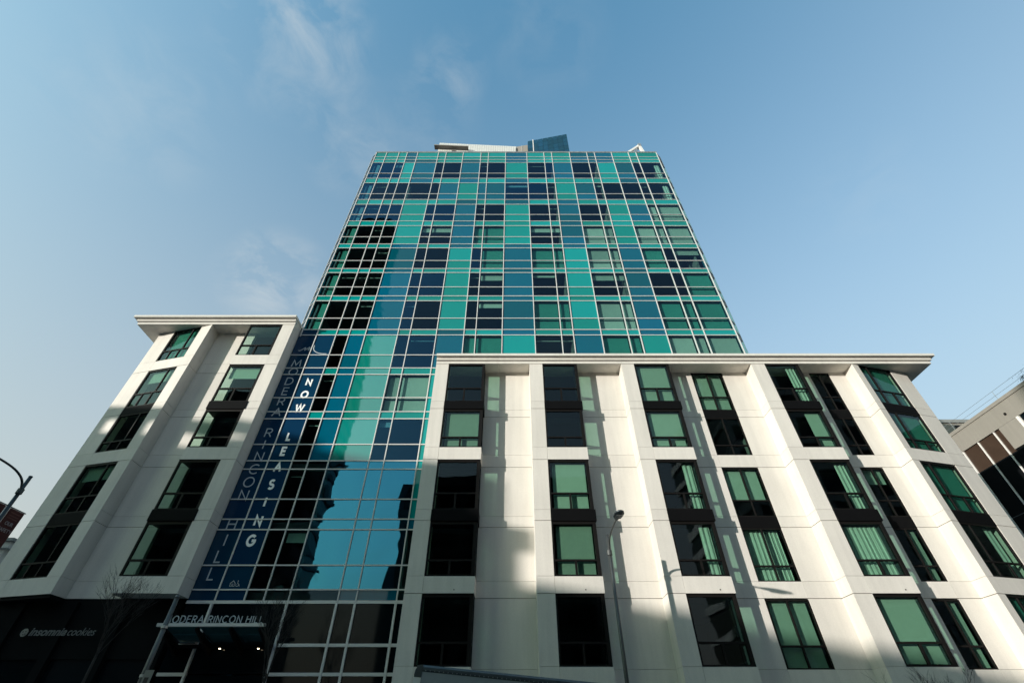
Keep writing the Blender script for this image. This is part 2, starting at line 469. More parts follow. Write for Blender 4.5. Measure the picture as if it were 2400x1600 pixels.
def bay(par, x0, x1, z0, z1, ztr, spec, mirror=False):
    """projecting black bay: glazed front and glazed right cheek"""
    d = YF + .03; d1 = d + .12; fw = .075
    m = MB()
    m.box(x0, x0 + fw, d, d1, z0, z1); m.box(x1 - .15, x1, d, d + .15, z0, z1)
    m.box(x0 + fw, x1 - .15, d + .002, d1, z1 - .1, z1); m.box(x0 + fw, x1 - .15, d + .002, d1, z0, z0 + .06)
    m.box(x0 + fw, x1 - .15, d + .004, d1, ztr - .038, ztr + .038)
    xm = (x0 + fw + x1 - .15) / 2
    m.box(xm - .045, xm + .045, d + .006, d1, z0 + .06, ztr - .038)
    # cheek
    m.box(x1 - .1, x1 - .002, YR - .14, YR, z0, z1)
    m.box(x1 - .1, x1 - .003, d + .15, YR - .14, z1 - .1, z1); m.box(x1 - .1, x1 - .003, d + .15, YR - .14, z0, z0 + .06)
    m.box(x1 - .1, x1 - .004, d + .15, YR - .14, ztr - .038, ztr + .038)
    w = m.build('bay_window', 'bronze', par)
    g = 'window_glass'
    box('pane', x0 + fw, x1 - .15, d + .055, d + .063, ztr + .038, z1 - .1, g, w)
    box('pane', x0 + fw, xm - .045, d + .055, d + .063, z0 + .06, ztr - .038, g, w)
    box('pane', xm + .045, x1 - .15, d + .055, d + .063, z0 + .06, ztr - .038, g, w)
    box('side_pane', x1 - .055, x1 - .047, d + .15, YR - .14, ztr + .038, z1 - .1, g, w)
    box('side_pane', x1 - .055, x1 - .047, d + .15, YR - .14, z0 + .06, ztr - .038, g, w)
    shade(FLAT, w, x0 + fw, x1 - .15, d + .07, z0 + .05, z1 - .08, ztr, spec)
    return w

def bay_column(par, x0, x1, k0, k1, ztop, specs, blackset):
    for k in range(k0, k1 + 1):
        z0 = BT[k]; z1 = (J[k + 1] - .06 if k < k1 else ztop)
        if k < k1 and (k + 1) not in blackset: z1 = J[k + 1] - .03
        if k in blackset:
            box('bay_spandrel', x0 - .01, x1 + .05, YF - .04, YR, J[k] - .03, BT[k] - .002, 'black_panel', par, 0.008)
            box('bay_head', x0, x1, YF + .02, YR, J[k] - .06, J[k] - .032, 'bronze', par)
        elif k > k0 or True:
            box('sill_panel', x0 + G2, x1 + .03, YF + .003, YR, J[k] + .002, BT[k] - .012, 'precast', par, 0.006)
            if k == 1:
                xd = x0 + (x1 - x0) * random.uniform(.55, .75); box('drain_hole', xd - .022, xd + .022, YF - .012, YF + .002, J[k] + .12, J[k] + .16, 'bronze', par)
            if k > k0: box('bay_head', x0, x1 + .01, YF - .01, YR, J[k] - .03, J[k] - .002, 'bronze', par)
        bay(par, x0, x1, z0, z1, TRZ[k], specs[k - k0])

def rooms(par, x0, x1, parts, levels, y0, y1):
    for z in levels:
        box('floor_slab', x0, x1, y0, y1, z - .02, z + .3, 'ceiling_slab', par)
    box('back_wall', x0, x1, y1, y1 + .15, levels[0], levels[-1] + .3, 'room_wall', par)
    for x in parts:
        for a, b in zip(levels[:-1], levels[1:]):
            box('partition', x - .06, x + .06, y0 + .02, y1, a + .301, b - .021, 'room_wall', par)

def cornice(par, x0, x1, z, left_over, right_over, yb):
    n = max(1, round((x1 - x0) / 3.7))
    for i in range(n):
        m = MB()
        a0 = x0 + (x1 - x0) * i / n; b0 = x0 + (x1 - x0) * (i + 1) / n - (.008 if i < n - 1 else 0)
        for a, b, p in ((0, .17, .03), (.17, .21, .0), (.21, .36, .12), (.36, .40, .08), (.40, .56, .30)):
            m.box(a0 - (p * left_over if i == 0 else 0), b0 + (p * right_over if i == n - 1 else 0), YF - p, yb, z + a, z + b)
        m.build('cornice', 'cornice_paint', par)

# ------------------------------------------------------------------ right wing
BL = {4: 1, 2: 1}                                     # joints that carry black bay spandrels
rw = thing('podium_wing', (10, 24, grade(10)), 'wide cream precast wing with five black window bays, right of the glass strip', 'building')
specs = [['', '', '', 'b', ''], ['', 'b', 'b', '', ''], ['', 'r', 'r', 'b', 'b'], ['b', 'c', 'r', 'R', 'r']]
PIERS = [(-4.51, -3.76), (1.04, 1.81), (6.50, 7.26), (14.25, 15.05)]
BAYS = [(-3.76, -1.61), (1.81, 3.86), (7.26, 9.34), (15.05, 17.07)]
for (a, b), (c, e), sp in zip(PIERS, BAYS, specs):
    strip(rw, a, b - G2, YF, YR + .02, 0, 4, TOPR, name='pier_panel')
    bay_column(rw, c, e, 0, 4, TOPR, sp, {2: 1, 4: 1})
    box('base_panel', a, e + .03, YF + .004, YR, -4, J[0] - G1, 'precast', rw)
# recesses without windows
for a, b in ((-1.61, 1.04), (3.86, 6.50)):
    strip(rw, a, b, YR, YR + .2, 0, 4, TOPR)
    box('base_panel', a + .035, b, YR, YR + .2, -4, J[0] - G1, 'precast', rw)
# recesses with windows
def recess_windows(x0, x1, w0, w1, fr, sps, frac):
    strip(rw, x0, w0 - G2, YR, YR + .2, 0, 4, TOPR)
    strip(rw, w1 + G2, x1, YR, YR + .2, 0, 4, TOPR)
    box('base_panel', x0 + .035, x1, YR, YR + .2, -4, J[0] - G1, 'precast', rw)
    for k in range(5):
        if k in (2, 4): box('window_spandrel', w0, w1, YR + .02, YR + .2, J[k] - .03, BT[k] - .002, 'black_panel', rw)
        else: box('band_panel', w0, w1, YR + .001, YR + .2, J[k] + G1, BT[k] - G2, 'precast', rw)
        zt = TOPR if k == 4 else J[k + 1] - .035
        window(rw, FLAT, w0, w1, YR + .03, BT[k], zt, TRZ[k], (frac,), (frac,), sps[k], .06)
recess_windows(9.34, 14.25, 10.90, 12.81, FLAT, ['b', 'c', 'u', '', 'b'], .5)
recess_windows(17.07, 20.27, 18.10, 19.30, FLAT, ['R', 'R', 'h', '', ''], .5)
# splayed end
th = math.atan2(.231, .973); c_, s_ = math.cos(th), math.sin(th)
FR = frame_at(20.27, YF, c_, s_, -s_, c_)
LEN = 3.86
def splay(par, fr, wa, wb, ln, k0, k1, ztop, sps, black, ups, lows, bottom=None):
    def cut(name, u0, u1, z0, z1):      # piece of the splayed wall, closed back to the recess plane
        p = [fr(u0, 0, 0)[:2], fr(u1, 0, 0)[:2]]
        poly = p + [(p[1][0], YR + .35), (p[0][0], YR + .35)]
        prism(name, poly, z0, z1, 'precast', par)
    for k in range(k0, k1 + 1):
        zb = J[k] + G1 if not (k == k0 and bottom is not None) else bottom
        zt = J[k + 1] - G1 if k < k1 else ztop
        cut('band_panel', 0, wa - G2, zb, BT[k] - G2); cut('pier_panel', 0, wa - G2, BT[k] + G2, zt)
        cut('band_panel', wb + G2, ln, zb, BT[k] - G2); cut('wall_panel', wb + G2, ln, BT[k] + G2, zt)
        if k in black: fbox('window_spandrel', fr, wa, wb, .015, .25, J[k] - .03, BT[k] - .002, 'black_panel', par)
        else: fbox('band_panel', fr, wa, wb, .002, .25, zb, BT[k] - G2, 'precast', par)
        z1 = ztop if k == k1 else J[k + 1] - .035
        window(par, fr, wa, wb, .03, BT[k], z1, TRZ[k], ups, lows, sps[k - k0], .065)
splay(rw, FR, .41, 2.70, LEN, 0, 4, TOPR, ['g', 'r', 'g+c', 'g', 'g'], (2, 4), (.27,), (.25, .63))
e0 = FR(LEN, 0, 0)
prism('base_panel', [(20.27, YF), e0[:2], (e0[0], YR + .35), (20.27, YR + .35)], -4, J[0] - G1, 'precast', rw)
box('side_wall', e0[0] - .25, e0[0] - .002, YR + .36, 31, -4, TOPR, 'precast', rw)
cornice(rw, -4.51, 24.98, TOPR, 0, 1, 31)
rooms(rw, -4.45, 23.7, (-4.3, .0, 5.2, 9.9, 13.6, 17.6, 23.6), [3.3, 6.25, 9.27, 12.33, 15.37, 18.63], YR + .36, 27)

# ------------------------------------------------------------------ left wing
lw = thing('podium_wing', (-18.5, 24, grade(-18.5)), 'narrow cream precast wing left of the glass strip, its lower floors in shade', 'building')
FL = frame_at(-19.29, YF, -c_, s_, s_, c_)
strip(lw, -14.74 + G2, -13.98, YF, YR, 1, 5, TOPL, name='pier_panel', bottom=6.36)
bay_column(lw, -16.84, -14.74, 1, 5, TOPL, ['', '', '', 'h', ''], {2: 1, 4: 1})
strip(lw, -19.29, -16.84, YR, YR + .2, 1, 5, TOPL, bottom=6.36)
splay(lw, FL, .765, 2.82, 4.03, 1, 5, TOPL, ['', 'h', '', 'h', 'g'], (2, 4), (.30,), (.37, .70), bottom=6.36)
e1 = FL(4.03, 0, 0)
box('side_wall', e1[0] + .002, e1[0] + .25, YR + .36, 31, 6.36, TOPL, 'precast', lw)
box('soffit', e1[0] + .25, -13.99, YR + .02, 31, 6.2, 6.355, 'store_black', lw)
prism('soffit_edge', [(-19.29, YF + .05), FL(4.0, .05, 0)[:2], (FL(4.0, .05, 0)[0], YR + .01), (-19.29, YR + .01)], 6.22, 6.352, 'store_black', lw)
cornice(lw, -24.1, -13.98, TOPL, 1, .15, 31)
rooms(lw, -23.0, -14.0, (-22.9, -18.2, -14.1), [6.25, 9.27, 12.33, 15.37, 18.48, 21.87], YR + .36, 27)
# shop front below it
for i, x in enumerate((-23.1, -20.9, -18.7, -16.5, -14.3)):
    box('shop_pier', x - .18, x + .18, YR - .15, YR + .3, -1, 6.2, 'store_black', lw)
    if i < 4:
        box('shop_fascia', x + .182, x + 2.018, YR + .02, YR + .25, 4.2, 6.2, 'store_black', lw)
        box('shop_window', x + .182, x + 2.018, YR + .1, YR + .12, -.8, 4.19, 'dark_glass', lw)
box('shop_floor_wall', -23.2, -14.0, 26, 26.2, -1, 6.15, 'store_black', lw)

# ------------------------------------------------------------------ glass tower
YT = 22.05
tw = thing('glass_tower', (0, 24, 0), 'teal and blue glass curtain wall tower rising behind the cream wings', 'building')
XM = [-13.84, -12.79, -11.53, -10.69, -9.62, -7.50, -6.71, -4.97, -3.16, -2.39, -.65, 1.50, 3.24, 4.03, 5.86, 7.62, 8.40, 10.14, 11.87, 12.66, 14.74]
L = [47.01, 46.06, 45.48, 44.88, 42.77, 41.81, 40.97, 39.06, 38.10, 37.31, 35.72, 34.75, 34.06, 32.51, 31.55, 31.03, 29.45, 28.49, 28.02, 26.42, 25.47,
     24.97, 23.26, 22.21, 21.72, 20.02, 18.98, 18.48, 16.78, 15.82, 15.35, 13.75, 12.79, 12.32, 10.73, 9.75, 9.26, 7.69, 6.70, 6.22, 4.66, 3.70]
TALL = ['cNNTBDDBDDTDNBDDTBDk', 'cDDDDDBTBBNNDTBDDDDk', 'cNNNTNNBDDTDDBDDTBWW', 'gDDDTPPBGGTPPBWWTWWW', 'gDDDBDDTNGBGGTWWBGDP',
        'gDDDBNNTDPBDDTPPBDDG', 'gDDDBNDTDDBGGTWWBGGG', 'FFDBUNNBGGTDDBGGTWWW', 'FFDBUWWT', 'FFDBUNNT', 'FFDDMMMT', 'FFDDMMMD']
SPAN = ['TTTTBTTBTTBTTTTTTBTT', 'TTTTTTTBTTBTTBTTTTTT', 'TTTTTTTBTTTTTBTTTTTT', 'TTTTBTTBTTBTTBTTBTTT', 'TTTTBTTTTTBTTTTTBTTT',
        'TTTTBTTTTTBTTTTTBTTT', 'FTTTBTTBTTBTTBTTBTTT', 'FFTBUTTT', 'FFTBUTTT', 'FFDDMMMT', 'FFDDMMMB', 'FFDDDBBD']
ROWS = [(0, 1, 'TTTBTTTTTTBTTTBBBTTT', 's'), (1, 2, 'TTTBTTTTTTBTTTBBBTTT', 's'), (2, 3, 'TTTBBTTBTTBTTTBBBTTT', 's')]
for k in range(12):
    b = 3 * k + 3
    ROWS += [(b, b + 1, TALL[k], 't'), (b + 1, b + 2, TALL[k], 'l'), (b + 2, b + 3, SPAN[k], 's')]
OPQ = {'T': 'teal_glass', 'B': 'deep_glass', 'F': 'film', 'U': 'teal_mirror'}
for ra, rb, codes, kind in ROWS:
    zt, zb = L[ra], L[rb]
    for ci, ch in enumerate(codes):
        x0, x1 = XM[ci], XM[ci + 1]
        if ra >= 25 and ci > 6:
            if ci > 7: continue
            x1 = -4.50
        if ci == 0 and ra >= 24: x0 = -13.97
        tl = (random.gauss(0, .0022), 0, random.gauss(0, .0022))
        nm = {'t': 'window_pane', 'l': 'lower_pane', 's': 'spandrel_panel'}[kind]
        if ch in OPQ:
            box(nm, x0 + .02, x1 - .02, YT, YT + .02, zb + .02, zt - .02, OPQ[ch], tw, rot=tl)
            continue
        p = box(nm, x0 + .02, x1 - .02, YT, YT + .012, zb + .02, zt - .02, {'N': 'vision_blue', 'c': 'vision_blue', 'M': 'vision_mirror'}.get(ch, 'vision'), tw, rot=tl)
        a, e = x0 + .07, x1 - .05
        y = YT + .2
        if ch == 'W': box('roller_blind', a, e, y, y + .006, zb + .05, zt - .05 if kind == 'l' else zt - .1, 'blind_pale', p)
        if ch == 'G': box('roller_blind', a, e, y, y + .006, zb + .05, zt - .1, 'blind_green', p)
        if ch == 'P' and kind == 't': box('roller_blind', a, e, y, y + .006, zb + (zt - zb) * .6, zt - .1, 'blind_pale', p)
        if ch == 'g': box('roller_blind', x0 + (x1 - x0) * .45, e, y, y + .006, zb + .05, zt - .1, 'blind_green', p)
        if ch == 'c': box('roller_blind', x0 + (x1 - x0) * .45, x0 + (x1 - x0) * .72, y, y + .006, zb + .05, zt - .12, 'blind_pale', p)
        if ch in 'DN' and kind == 't':
            rr = random.random()
            if rr < .3: box('blind_rail', a + .02, e, y + .05, y + .08, zt - .32, zt - .27, 'blind_pale', p)
            elif rr < .38: box('roller_blind', a, e, y, y + .006, zt - .1 - (zt - zb) * random.uniform(.12, .3), zt - .1, 'blind_pale', p)
        if ch in 'DN' and kind == 'l' and random.random() < .2:
            xc = random.uniform(a + .1, e - .2); box('sill_object', xc, xc + random.uniform(.08, .3), y + .1, y + .3, zb + .03, zb + random.uniform(.12, .3), 'room_wall', p)
        if ch == 'k': wavy(FLAT, x0 + (x1 - x0) * .68, e - .1, y + .05, zb + .04, zt - .1, p)
# mullions
MW = .026
for i, x in enumerate(XM):
    zb = L[36 + 3] if i <= 7 else 18.7
    if i in (0,): zb = 21.6
    zt = 47.03
    box('mullion', x - MW, x + MW, YT - .055, YT + .05, zb, zt, 'aluminium', tw)
for k, z in enumerate(L[:40]):
    x0, x1 = XM[0], XM[-1]
    if z < 21.6: x0 = -13.97
    if z < 19.3: x1 = -4.515
    h = .027 if z > 6.3 else .06
    box('transom', x0, x1, YT - .04, YT + .045, z - h, z + h, 'aluminium', tw)
# splayed corners of the tower
CH = .5
for sx, xx in ((-1, XM[0]), (1, XM[-1])):
    q = math.sqrt(.5)
    fr = frame_at(xx, YT, sx * q, q, -sx * q * -1 * -1, q)
    fr = (lambda xx, sx, q: (lambda u, d, z: (xx + sx * q * u - sx * q * d, YT + q * u + q * d, z)))(xx, sx, q)
    for k in range(26):
        if L[k] < 21.5: continue
        zt, zb = L[k], L[k + 1]
        fbox('corner_pane', fr, .05, .70, 0, .015, zb + .02, zt - .02, 'corner_glass' if (k % 3 != 2) else 'deep_glass', tw)
        fbox('corner_transom', fr, .045, .74, -.04, .04, zt - .025, zt + .025, 'aluminium', tw)
    fbox('corner_post', fr, .71, .76, -.06, .05, 19.3, 47.03, 'aluminium', tw)
    xs = xx + sx * (.76 * q)
    box('side_wall', min(xs, xs - sx * .3), max(xs, xs - sx * .3), YT + .76 * q + .06, 40, 0, 46.9, 'deep_glass', tw)
# rooms behind the glass
slabs = [46.1, 41.4] + [ (L[3 * k + 2] + L[3 * k + 3]) / 2 for k in range(1 + 1, 13)]
for z in slabs:
    x1 = 14.5 if z > 19 else -4.6
    box('floor_slab', -13.7, x1, YT + .28, 27.5, z - .2, z + .2, 'ceiling_slab', tw)
box('back_wall', -13.7, 14.5, 27.5, 27.8, 19.4, 46.8, 'room_wall', tw)
box('back_wall', -13.7, -4.6, 27.5, 27.8, 0, 19.4, 'room_wall', tw)
for x in (-13.68, XM[4], XM[7], XM[10], XM[13], XM[16], 14.4):
    zlo = 6.3 if x < -4.9 else 19.3
    for a, b in zip(slabs[:-1], slabs[1:]):
        if b + .2 >= zlo - 1 and a - .2 > zlo: box('partition', x - .06, x + .06, YT + .3, 27.5, b + .201, a - .201, 'room_wall', tw)
box('roof', -13.9, 14.8, YT + .3, 40, 46.75, 46.98, 'far_grey', tw)
box('parapet_cap', XM[0] - .05, XM[-1] + .05, YT - .08, YT + .3, 47.05, 47.12, 'steel', tw)
# entrance level
ENT = [-13.97, -12.83, -9.62, -7.50, -6.71, -4.97, -4.51]
for i in range(6):
    for zt, zb in ((6.22, 4.66), (4.66, 3.70), (3.70, .6)):
        box('entrance_pane', ENT[i] + .03, ENT[i + 1] - .03, YT, YT + .02, zb + .03, zt - .03, 'dark_glass', tw, rot=(random.gauss(0, .003), 0, random.gauss(0, .003)))
for x in ENT[1:6]:
    box('entrance_mullion', x - .045, x + .045, YT - .1, YT + .06, -.5, 6.159, 'aluminium', tw)
for z in (4.66, 3.70, .6):
    for i in range(6):
        if i == 1 and z in (4.66, 3.70): continue
        box('entrance_transom', ENT[i] + .046, ENT[i + 1] - .046, YT - .08, YT + .05, z - .055, z + .055, 'aluminium', tw)
# canopy with standing letters
can = MB()
def cz(y): return 5.08 + (y - 20.45) * (4.74 - 5.08) / 1.55
can.box(-13.72, -9.55, 20.40, 20.52, 5.05, 5.16)
canopy = can.build('entrance_canopy', 'aluminium', tw)
for x in (-13.55, -12.2, -10.9, -9.75):
    vs = [(x - .05, 20.52, 5.03), (x + .05, 20.52, 5.03), (x + .05, 22.0, 4.66), (x - .05, 22.0, 4.66), (x - .05, 20.52, 4.96), (x + .05, 20.52, 4.96), (x + .05, 22.0, 4.30), (x - .05, 22.0, 4.30)]
    mesh_obj('canopy_bracket', vs, [f[::-1] for f in BF], 'bronze', canopy)
for a, b in ((-13.49, -12.26), (-12.14, -10.96), (-10.84, -9.81)):
    for y0, y1 in ((20.53, 21.2), (21.22, 21.95)):
        vs = [(a, y0, cz(y0)), (b, y0, cz(y0)), (b, y1, cz(y1)), (a, y1, cz(y1)), (a, y0, cz(y0) + .02), (b, y0, cz(y0) + .02), (b, y1, cz(y1) + .02), (a, y1, cz(y1) + .02)]
        mesh_obj('canopy_glass', vs, BF, 'canopy_glass', canopy)
box('canopy_lintel', -13.7, -9.66, 21.80, 21.94, 4.54, 4.66, 'store_black', canopy)
for x in (-11.75, -10.97, -10.2):
    m = MB(); m.tube([(x, 21.87, 4.538), (x, 21.87, 4.515)], .035, n=12); m.build('downlight', 'downlight', canopy)

# ------------------------------------------------------------------ lettering
def arc(cx, cy, rx, ry, a0, a1, n=16):
    return [(cx + rx * math.cos(R(a0 + (a1 - a0) * i / n)), cy + ry * math.sin(R(a0 + (a1 - a0) * i / n))) for i in range(n + 1)]
FONT = {
 'M': (1.05, [[(0, 0), (.12, 1), (.525, .22), (.93, 1), (1.05, 0)]]),
 'O': (1.0, [arc(.5, .5, .5, .5, 90, 450, 28)]),
 'D': (.82, [[(0, 0), (0, 1), (.3, 1)] + arc(.32, .5, .5, .5, 88, -88, 16) + [(.3, 0), (0, 0)]]),
 'E': (.62, [[(.62, 1), (0, 1), (0, 0), (.62, 0)], [(0, .52), (.56, .52)]]),
 'R': (.66, [[(0, 0), (0, 1), (.36, 1)] + arc(.36, .74, .28, .26, 88, -88, 10) + [(.34, .48), (0, .48)], [(.34, .48), (.68, 0)]]),
 'A': (.92, [[(0, 0), (.46, 1), (.92, 0)], [(.17, .34), (.75, .34)]]),
 'I': (.0, [[(0, 0), (0, 1)]]),
 'N': (.78, [[(0, 0), (0, 1), (.78, 0), (.78, 1)]]),
 'C': (.88, [arc(.5, .5, .5, .5, 48, 312, 22)]),
 'H': (.76, [[(0, 0), (0, 1)], [(.76, 0), (.76, 1)], [(0, .52), (.76, .52)]]),
 'L': (.52, [[(0, 1), (0, 0), (.52, 0)]]),
 'W': (1.25, [[(0, 1), (.32, 0), (.625, .92), (.93, 0), (1.25, 1)]]),
 'S': (.62, [arc(.31, .76, .29, .24, 35, 180, 9) + arc(.31, .76, .29, .26, 190, 262, 6) + arc(.31, .25, .31, .25, 82, -150, 14)]),
 'G': (.95, [arc(.5, .5, .5, .5, 45, 345, 24) + [(.96, .48), (.55, .48)]]),
}
def ribbon(pts, w):
    pts = [Vector((p[0], p[1])) for p in pts]
    closed = (pts[0] - pts[-1]).length < 1e-5
    if closed: pts = pts[:-1]
    n = len(pts); lft = []; rgt = []
    for i in range(n):
        a = pts[i - 1] if (i or closed) else None
        b = pts[(i + 1) % n] if (i < n - 1 or closed) else None
        d0 = (pts[i] - a).normalized() if a is not None else None
        d1 = (b - pts[i]).normalized() if b is not None else None
        d0 = d1 if d0 is None else d0; d1 = d0 if d1 is None else d1
        n0 = Vector((-d0.y, d0.x)); n1_ = Vector((-d1.y, d1.x)); mt = (n0 + n1_)
        if mt.length < 1e-4: mt = n0
        mt.normalize(); k = min(1 / max(mt.dot(n0), .35), 2.2)
        lft.append(pts[i] + mt * w / 2 * k); rgt.append(pts[i] - mt * w / 2 * k)
    return lft, rgt, closed
def stroke_mesh(strokes, w, to3, depth):
    m = MB()
    for si, st in enumerate(strokes):
        lf, rg, closed = ribbon(st, w); n = len(lf)
        k = len(m.v); o = si * .0015
        for a in (lf, rg):
            for p in a: m.v.append(to3(p.x, p.y, -o))
        for a in (lf, rg):
            for p in a: m.v.append(to3(p.x, p.y, depth))
        rng = range(n) if closed else range(n - 1)
        for i in rng:
            j = (i + 1) % n
            m.f += [(k + i, k + n + i, k + n + j, k + j), (k + 2 * n + i, k + 2 * n + j, k + 3 * n + j, k + 3 * n + i),
                    (k + i, k + j, k + 2 * n + j, k + 2 * n + i), (k + n + i, k + 3 * n + i, k + 3 * n + j, k + n + j)]
    return m
def letter(ch, cx, cz_, h, w, y, mat, par, depth=.006, wide=1.0):
    wd, st = FONT[ch]
    ib = h - w
    f = lambda u, v, d: (cx + (u - wd / 2) * ib * wide, y + d, cz_ - ib / 2 + v * ib)
    st2 = st
    m = stroke_mesh([[(p[0], p[1]) for p in s] for s in st2], w / ib, f, depth)
    return m.build('letter', mat, par)
SY = YT - .012
sg = thing('window_sign', (-12.8, YT, 6.4), 'tall vertical leasing sign with white letters on blue glass panes', 'sign')
for ch, z in zip('MODERARINCONHILL', (19.36, 18.70, 17.98, 17.25, 16.52, 15.80, 14.47, 13.75, 13.04, 12.33, 11.63, 10.94, 9.51, 8.79, 8.07, 7.35)):
    letter(ch, -13.37, z, .56, .062, SY, 'lettering', sg)
for ch, z in zip('NOWLEASING', (17.91, 17.01, 16.10, 14.24, 13.35, 12.43, 11.50, 10.60, 9.68, 8.77)):
    letter(ch, -12.17, z, .56, .125, SY, 'bold_lettering', sg, wide=.82)
def smooth_path(p, n=6):
    out = []
    for i in range(len(p) - 1):
        a, b, c, d = [Vector(p[max(0, min(len(p) - 1, j))]) for j in (i - 1, i, i + 1, i + 2)]
        for k in range(n):
            t = k / n
            out.append(tuple(.5 * ((2 * b) + (c - a) * t + (2 * a - 5 * b + 4 * c - d) * t * t + (3 * b - a - 3 * c + d) * t ** 3)))
    out.append(tuple(p[-1])); return out
mk = smooth_path([(-13.58, 20.40), (-13.46, 20.40), (-13.20, 20.64), (-13.20, 20.42), (-12.95, 20.68), (-12.97, 20.42), (-12.72, 20.84), (-12.66, 20.52), (-12.45, 20.28), (-12.10, 20.15), (-11.74, 20.13)])
stroke_mesh([mk], .05, lambda u, v, d: (u, SY + d, v), .006).build('script_mark', 'lettering', sg)
hx, hz = -12.29, 6.93
stroke_mesh([[(-.1, -.09), (-.1, .03), (0, .12), (.1, .03), (.1, -.09), (-.1, -.09)], [(-.045, .0), (.045, .0)], [(-.045, -.045), (.045, -.045)], [(-.12, .02), (0, .13), (.12, .02)]], .018,
            lambda u, v, d: (hx + u, SY + d, hz + v), .006).build('housing_mark', 'lettering', sg)
hx2 = -12.06
stroke_mesh([arc(-.01, -.03, .065, .065, 150, 380, 14), [(-.02, .09), (-.01, .01), (.05, .0), (.085, -.08), (.11, -.075)], arc(-.02, .12, .012, .012, 0, 360, 8)], .018,
            lambda u, v, d: (hx2 + u, SY + d, hz + v), .006).build('wheelchair_mark', 'lettering', sg)
# letters standing on the canopy
def line_of(text, x0, x1, z, h, w, y, mat, par, gap=.42, depth=.03):
    ib = h - w; adv = []; x = 0
    for ch in text:
        if ch == ' ': x += .55; continue
        wd = FONT[ch][0]; adv.append((ch, x + wd / 2)); x += wd + gap
    tot = x - gap; k = (x1 - x0) / tot
    for ch, c in adv: letter(ch, x0 + c * k, z + h / 2, h, w, y, mat, par, depth, wide=k / ib)
line_of('MODERA RINCON HILL', -13.50, -9.70, 5.165, .255, .03, 20.42, 'lettering', canopy)

def text_mesh(txt, size, mat, name, par, loc, rot, bold=0.0, shear=0.0, extrude=.008, width=None):
    c = bpy.data.curves.new(name, 'FONT'); c.body = txt; c.size = size; c.offset = bold; c.shear = shear; c.extrude = extrude
    o = bpy.data.objects.new(name, c); COL.objects.link(o)
    bpy.context.view_layer.update()
    me = bpy.data.meshes.new_from_object(o.evaluated_get(bpy.context.evaluated_depsgraph_get()))
    bpy.data.objects.remove(o)
    me.materials.clear(); me.materials.append(M[mat])
    if width:
        w = max(v.co.x for v in me.vertices) - min(v.co.x for v in me.vertices)
        for v in me.vertices: v.co.x *= width / w
    q = bpy.data.objects.new(name, me)
    place(q, par, loc); q.rotation_euler = rot
    return q
ss = thing('shop_sign', (-18.7, YR, 5.1), 'pale italic cookie shop lettering on the black shop fascia', 'sign')
text_mesh('insomnia', .40, 'shop_letter', 'lettering', ss, (-19.80, YR - .19, 4.98), (R(90), 0, 0), .008, .25, width=1.50)
text_mesh('cookies', .40, 'shop_letter', 'lettering', ss, (-18.25, YR - .19, 4.98), (R(90), 0, 0), .0, .25, width=1.12)
m = MB(); m.raw(*prism_data([(math.cos(t * .3927) * .14 * (1 + .06 * (t % 2)), math.sin(t * .3927) * .14 * (1 + .06 * (t % 2))) for t in range(16)], 0, .02))
lg = mesh_obj('logo_disc', [(-20.02 + x, YR - .17 - z, 5.08 + y) for x, y, z in m.v], [f[::-1] for f in m.f], 'plate', ss)
for a, b in ((.05, .04), (-.06, .03), (0, -.07), (.07, -.05)):
    box('logo_chip', -20.02 + a - .02, -20.02 + a + .02, YR - .197, YR - .192, 5.08 + b - .02, 5.08 + b + .02, 'plate_dark', lg)

# ------------------------------------------------------------------ street lamps
def street_lamp(x, y, ztop, zj, label, head=True):
    zg = grade(x) + .14
    t = thing('street_lamp', (x, y, zg), label, 'street lamp', 'street lamps along the far pavement')
    m = MB(); m.tube([(x, y, zg), (x, y, ztop - .03)], .085, .06, 14); pole = m.build('pole', 'pole_paint', t, True)
    m = MB(); m.tube([(x, y, ztop - .03), (x, y, ztop)], .07, .05, 12); m.build('pole_cap', 'pole_paint', t)
    m = MB(); m.tube([(x, y, zg), (x, y, zg + .5)], .17, .13, 14); m.build('base_shroud', 'pole_paint', t)
    pts = [(x, y, zj), (x, y - .16, zj + .26), (x, y - .42, zj + .42), (x, y - .85, zj + .52), (x, y - 1.5, zj + .55), (x, y - 2.15, zj + .53)]
    pts = [tuple(v) for v in smooth_path(pts, 4)]
    m = MB(); m.tube(pts, .04, .032, 10); m.build('arm', 'pole_paint', t, True)
    m = MB(); m.tube([(x, y, zj - .12), (x, y, zj + .06)], .1, n=12); m.build('collar', 'pole_paint', t)
    zh = zj + .53; ya = y - 2.1
    prof = [(0, .05, .05), (-.12, .10, .07), (-.30, .17, .09), (-.62, .18, .085), (-.80, .13, .06), (-.86, .05, .03)]
    vs = []; fs = []
    for dy, hw, hh in prof:
        for k in range(8):
            a = 2 * math.pi * (k + .5) / 8
            vs.append((x + hw * math.cos(a) * 1.08, ya + dy, zh + hh * math.sin(a) * (1.0 if math.sin(a) > 0 else .6)))
    for i in range(len(prof) - 1):
        for k in range(8):
            fs.append((i * 8 + k, i * 8 + (k + 1) % 8, (i + 1) * 8 + (k + 1) % 8, (i + 1) * 8 + k))
    fs += [tuple(range(7, -1, -1)), tuple(range(40, 48))]
    h = mesh_obj('lamp_head', vs, fs, 'dark_pole', t, smooth=False)
    box('lens', x - .11, x + .11, ya - .62, ya - .28, zh - .075, zh - .055, 'lamp_lens', h)
    return t
street_lamp(3.93, 19.35, 8.12, 7.44, 'slim grey street lamp with curved arm before the wide cream wing')
sl = street_lamp(-17.9, 16.0, 9.11, 8.55, 'dark street lamp carrying a maroon banner beside the narrow cream wing')
for o in sl.children:
    if o.type == 'MESH' and o.name.split('.')[0] != 'lens': o.data.materials[0] = M['dark_pole']
